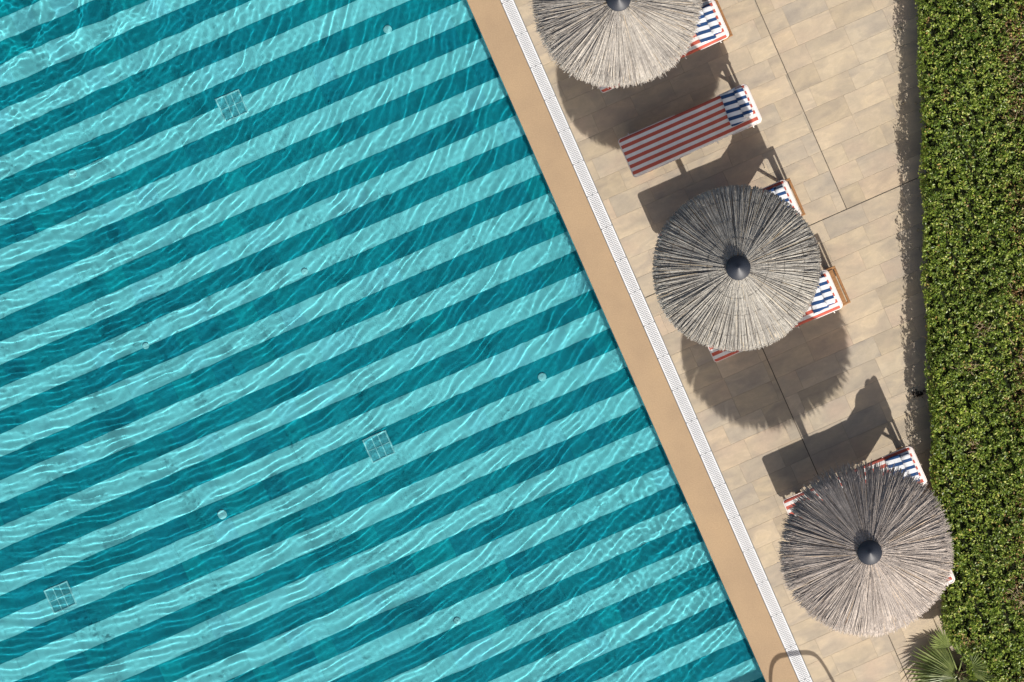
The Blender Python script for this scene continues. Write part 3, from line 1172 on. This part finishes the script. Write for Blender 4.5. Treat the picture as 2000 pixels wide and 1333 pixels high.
for i in range(150):
    sx, sy, sr = dry_spots[rng.integers(0, 12)]
    p = P(sx + rng.normal(0, sr * .7), sy + rng.normal(0, sr * .7), HT - .02) - hp
    d = Vector(rng.normal(0, 1, 3))
    d.z = abs(d.z) * .4
    d.normalize()
    L = rng.uniform(.05, .16)
    tw.tube([p, p + d * L * .5 + Vector(rng.normal(0, .01, 3)), p + d * L], [.004, .003, .002], 4, cap=False)
o = tw.build('dry_twigs', M_DRYTWIG, hedge)
o['kind'] = 'stuff'
tag(hedge, 'long clipped green hedge with glossy small leaves along the deck', 'hedge')

# ------------------------------------------------------------------ fan palm
rng = np.random.default_rng(9)
pc = P(1872, 1316, .26)
palm = empty('fan_palm', (pc.x, pc.y, 0))
MB().tube([(0, 0, 0), (.01, .01, .13), (.0, .0, .26)], [.09, .075, .05], 12).build('trunk', M_TWIG, palm, True)
def frond(az, elev, plen, R, span, nseg, droop, roll=0.0):
    mb = MB()
    d = Vector((math.cos(az) * math.cos(elev), math.sin(az) * math.cos(elev), math.sin(elev)))
    side = Vector((-math.sin(az), math.cos(az), 0))
    up = d.cross(side) * -1
    up = side.cross(d) * -1 if up.z < 0 else up
    hub = Vector((0, 0, .24)) + d * plen
    mid = Vector((0, 0, .24)) + d * plen * .5 + Vector((0, 0, .03))
    mb.tube([(0, 0, .22), mid, hub], [.011, .009, .007], 6)
    for i in range(nseg):
        t = (i / (nseg - 1) - .5)
        a = t * span + rng.normal(0, .02)
        ln = R * (1 - .35 * abs(2 * t) ** 2) * rng.uniform(.92, 1.06)
        q = (d * math.cos(a) + side * math.sin(a)).normalized()
        q = (q + up * (.06 * math.cos(a) + roll * math.sin(a))).normalized()
        s = q.cross(up).normalized()
        w = .020 * R / .5 * rng.uniform(.85, 1.15)
        st = []
        for f, wf in ((0, .25), (.35, 1), (.7, .75), (1, .05)):
            c = hub + q * ln * f - Vector((0, 0, droop * f * f * ln))
            st.append((c - s * w * wf, c - up * w * wf * .7, c + s * w * wf))
        vs = [v for row in st for v in row]
        fs = []
        for k in range(3):
            fs += [(k * 3, k * 3 + 1, k * 3 + 4, k * 3 + 3), (k * 3 + 1, k * 3 + 2, k * 3 + 5, k * 3 + 4)]
        mb.add(vs, fs)
    mb.build('frond', M_PALM, palm)
R_ = math.radians
frond(R_(200), R_(2), .05, .72, R_(190), 34, .24)
frond(R_(112), R_(8), .40, .36, R_(140), 20, .05)
frond(R_(80), R_(30), .30, .34, R_(100), 12, .1)
frond(R_(228), R_(22), .10, .56, R_(200), 32, .25)
frond(R_(285), R_(24), .12, .54, R_(200), 32, .25)
frond(R_(325), R_(42), .22, .50, R_(190), 30, .2)
frond(R_(25), R_(50), .26, .40, R_(150), 20, .2)
tag(palm, 'green fan palm with spiky leaves at the lower end of the hedge', 'palm')

# ------------------------------------------------------------------ leaf litter on the deck beside the hedge
rng = np.random.default_rng(4)
for px, py, where in ((1759, 57, 'at the hedge shadow edge, topmost'), (1764, 203, 'at the hedge shadow edge, second from the top'), (1789, 203, 'close beside the hedge, near the top'),
                      (1793, 450, 'in the hedge shadow level with the middle parasol'), (1768, 1002, 'under the rim of the lowest parasol')):
    p = P(px, py)
    L = float(rng.uniform(.03, .05))
    e = MB()
    pts = []
    for t, w, z in ((0, .08, .004), (.3, .3, .012), (.65, .26, .010), (1, .02, .018)):
        pts += [((t - .5) * L, -w * L, z + .005), ((t - .5) * L, 0, z - .003), ((t - .5) * L, w * L, z + .006)]
    e.add(pts, [(k * 3 + j, k * 3 + j + 1, k * 3 + 4 + j, k * 3 + 3 + j) for k in range(3) for j in range(2)])
    o = e.build('fallen_leaf', M_DRYLEAF)
    o.location = (p.x, p.y, .001)
    o.rotation_euler = (0, 0, float(rng.uniform(0, 6.28)))
    tag(o, 'tiny pale dry leaf on the deck ' + where, 'leaf', 'dry leaves on the deck')
c = P(1795, 770)
n = 46
lp = np.stack([c.x + rng.normal(0, .045, n), c.y + rng.normal(0, .025, n), .012 + np.abs(rng.normal(0, .012, n))], -1)
e = empty('leaf_clump', (c.x, c.y, 0))
leaves('dead_leaves', lp, np.tile(np.array([[0, 0, 1.0]]), (n, 1)), rng.uniform(.03, .05, n), M_DEAD, 8, e, c)
tag(e, 'small dark clump of dead leaves on the deck beside the hedge', 'leaf clump')
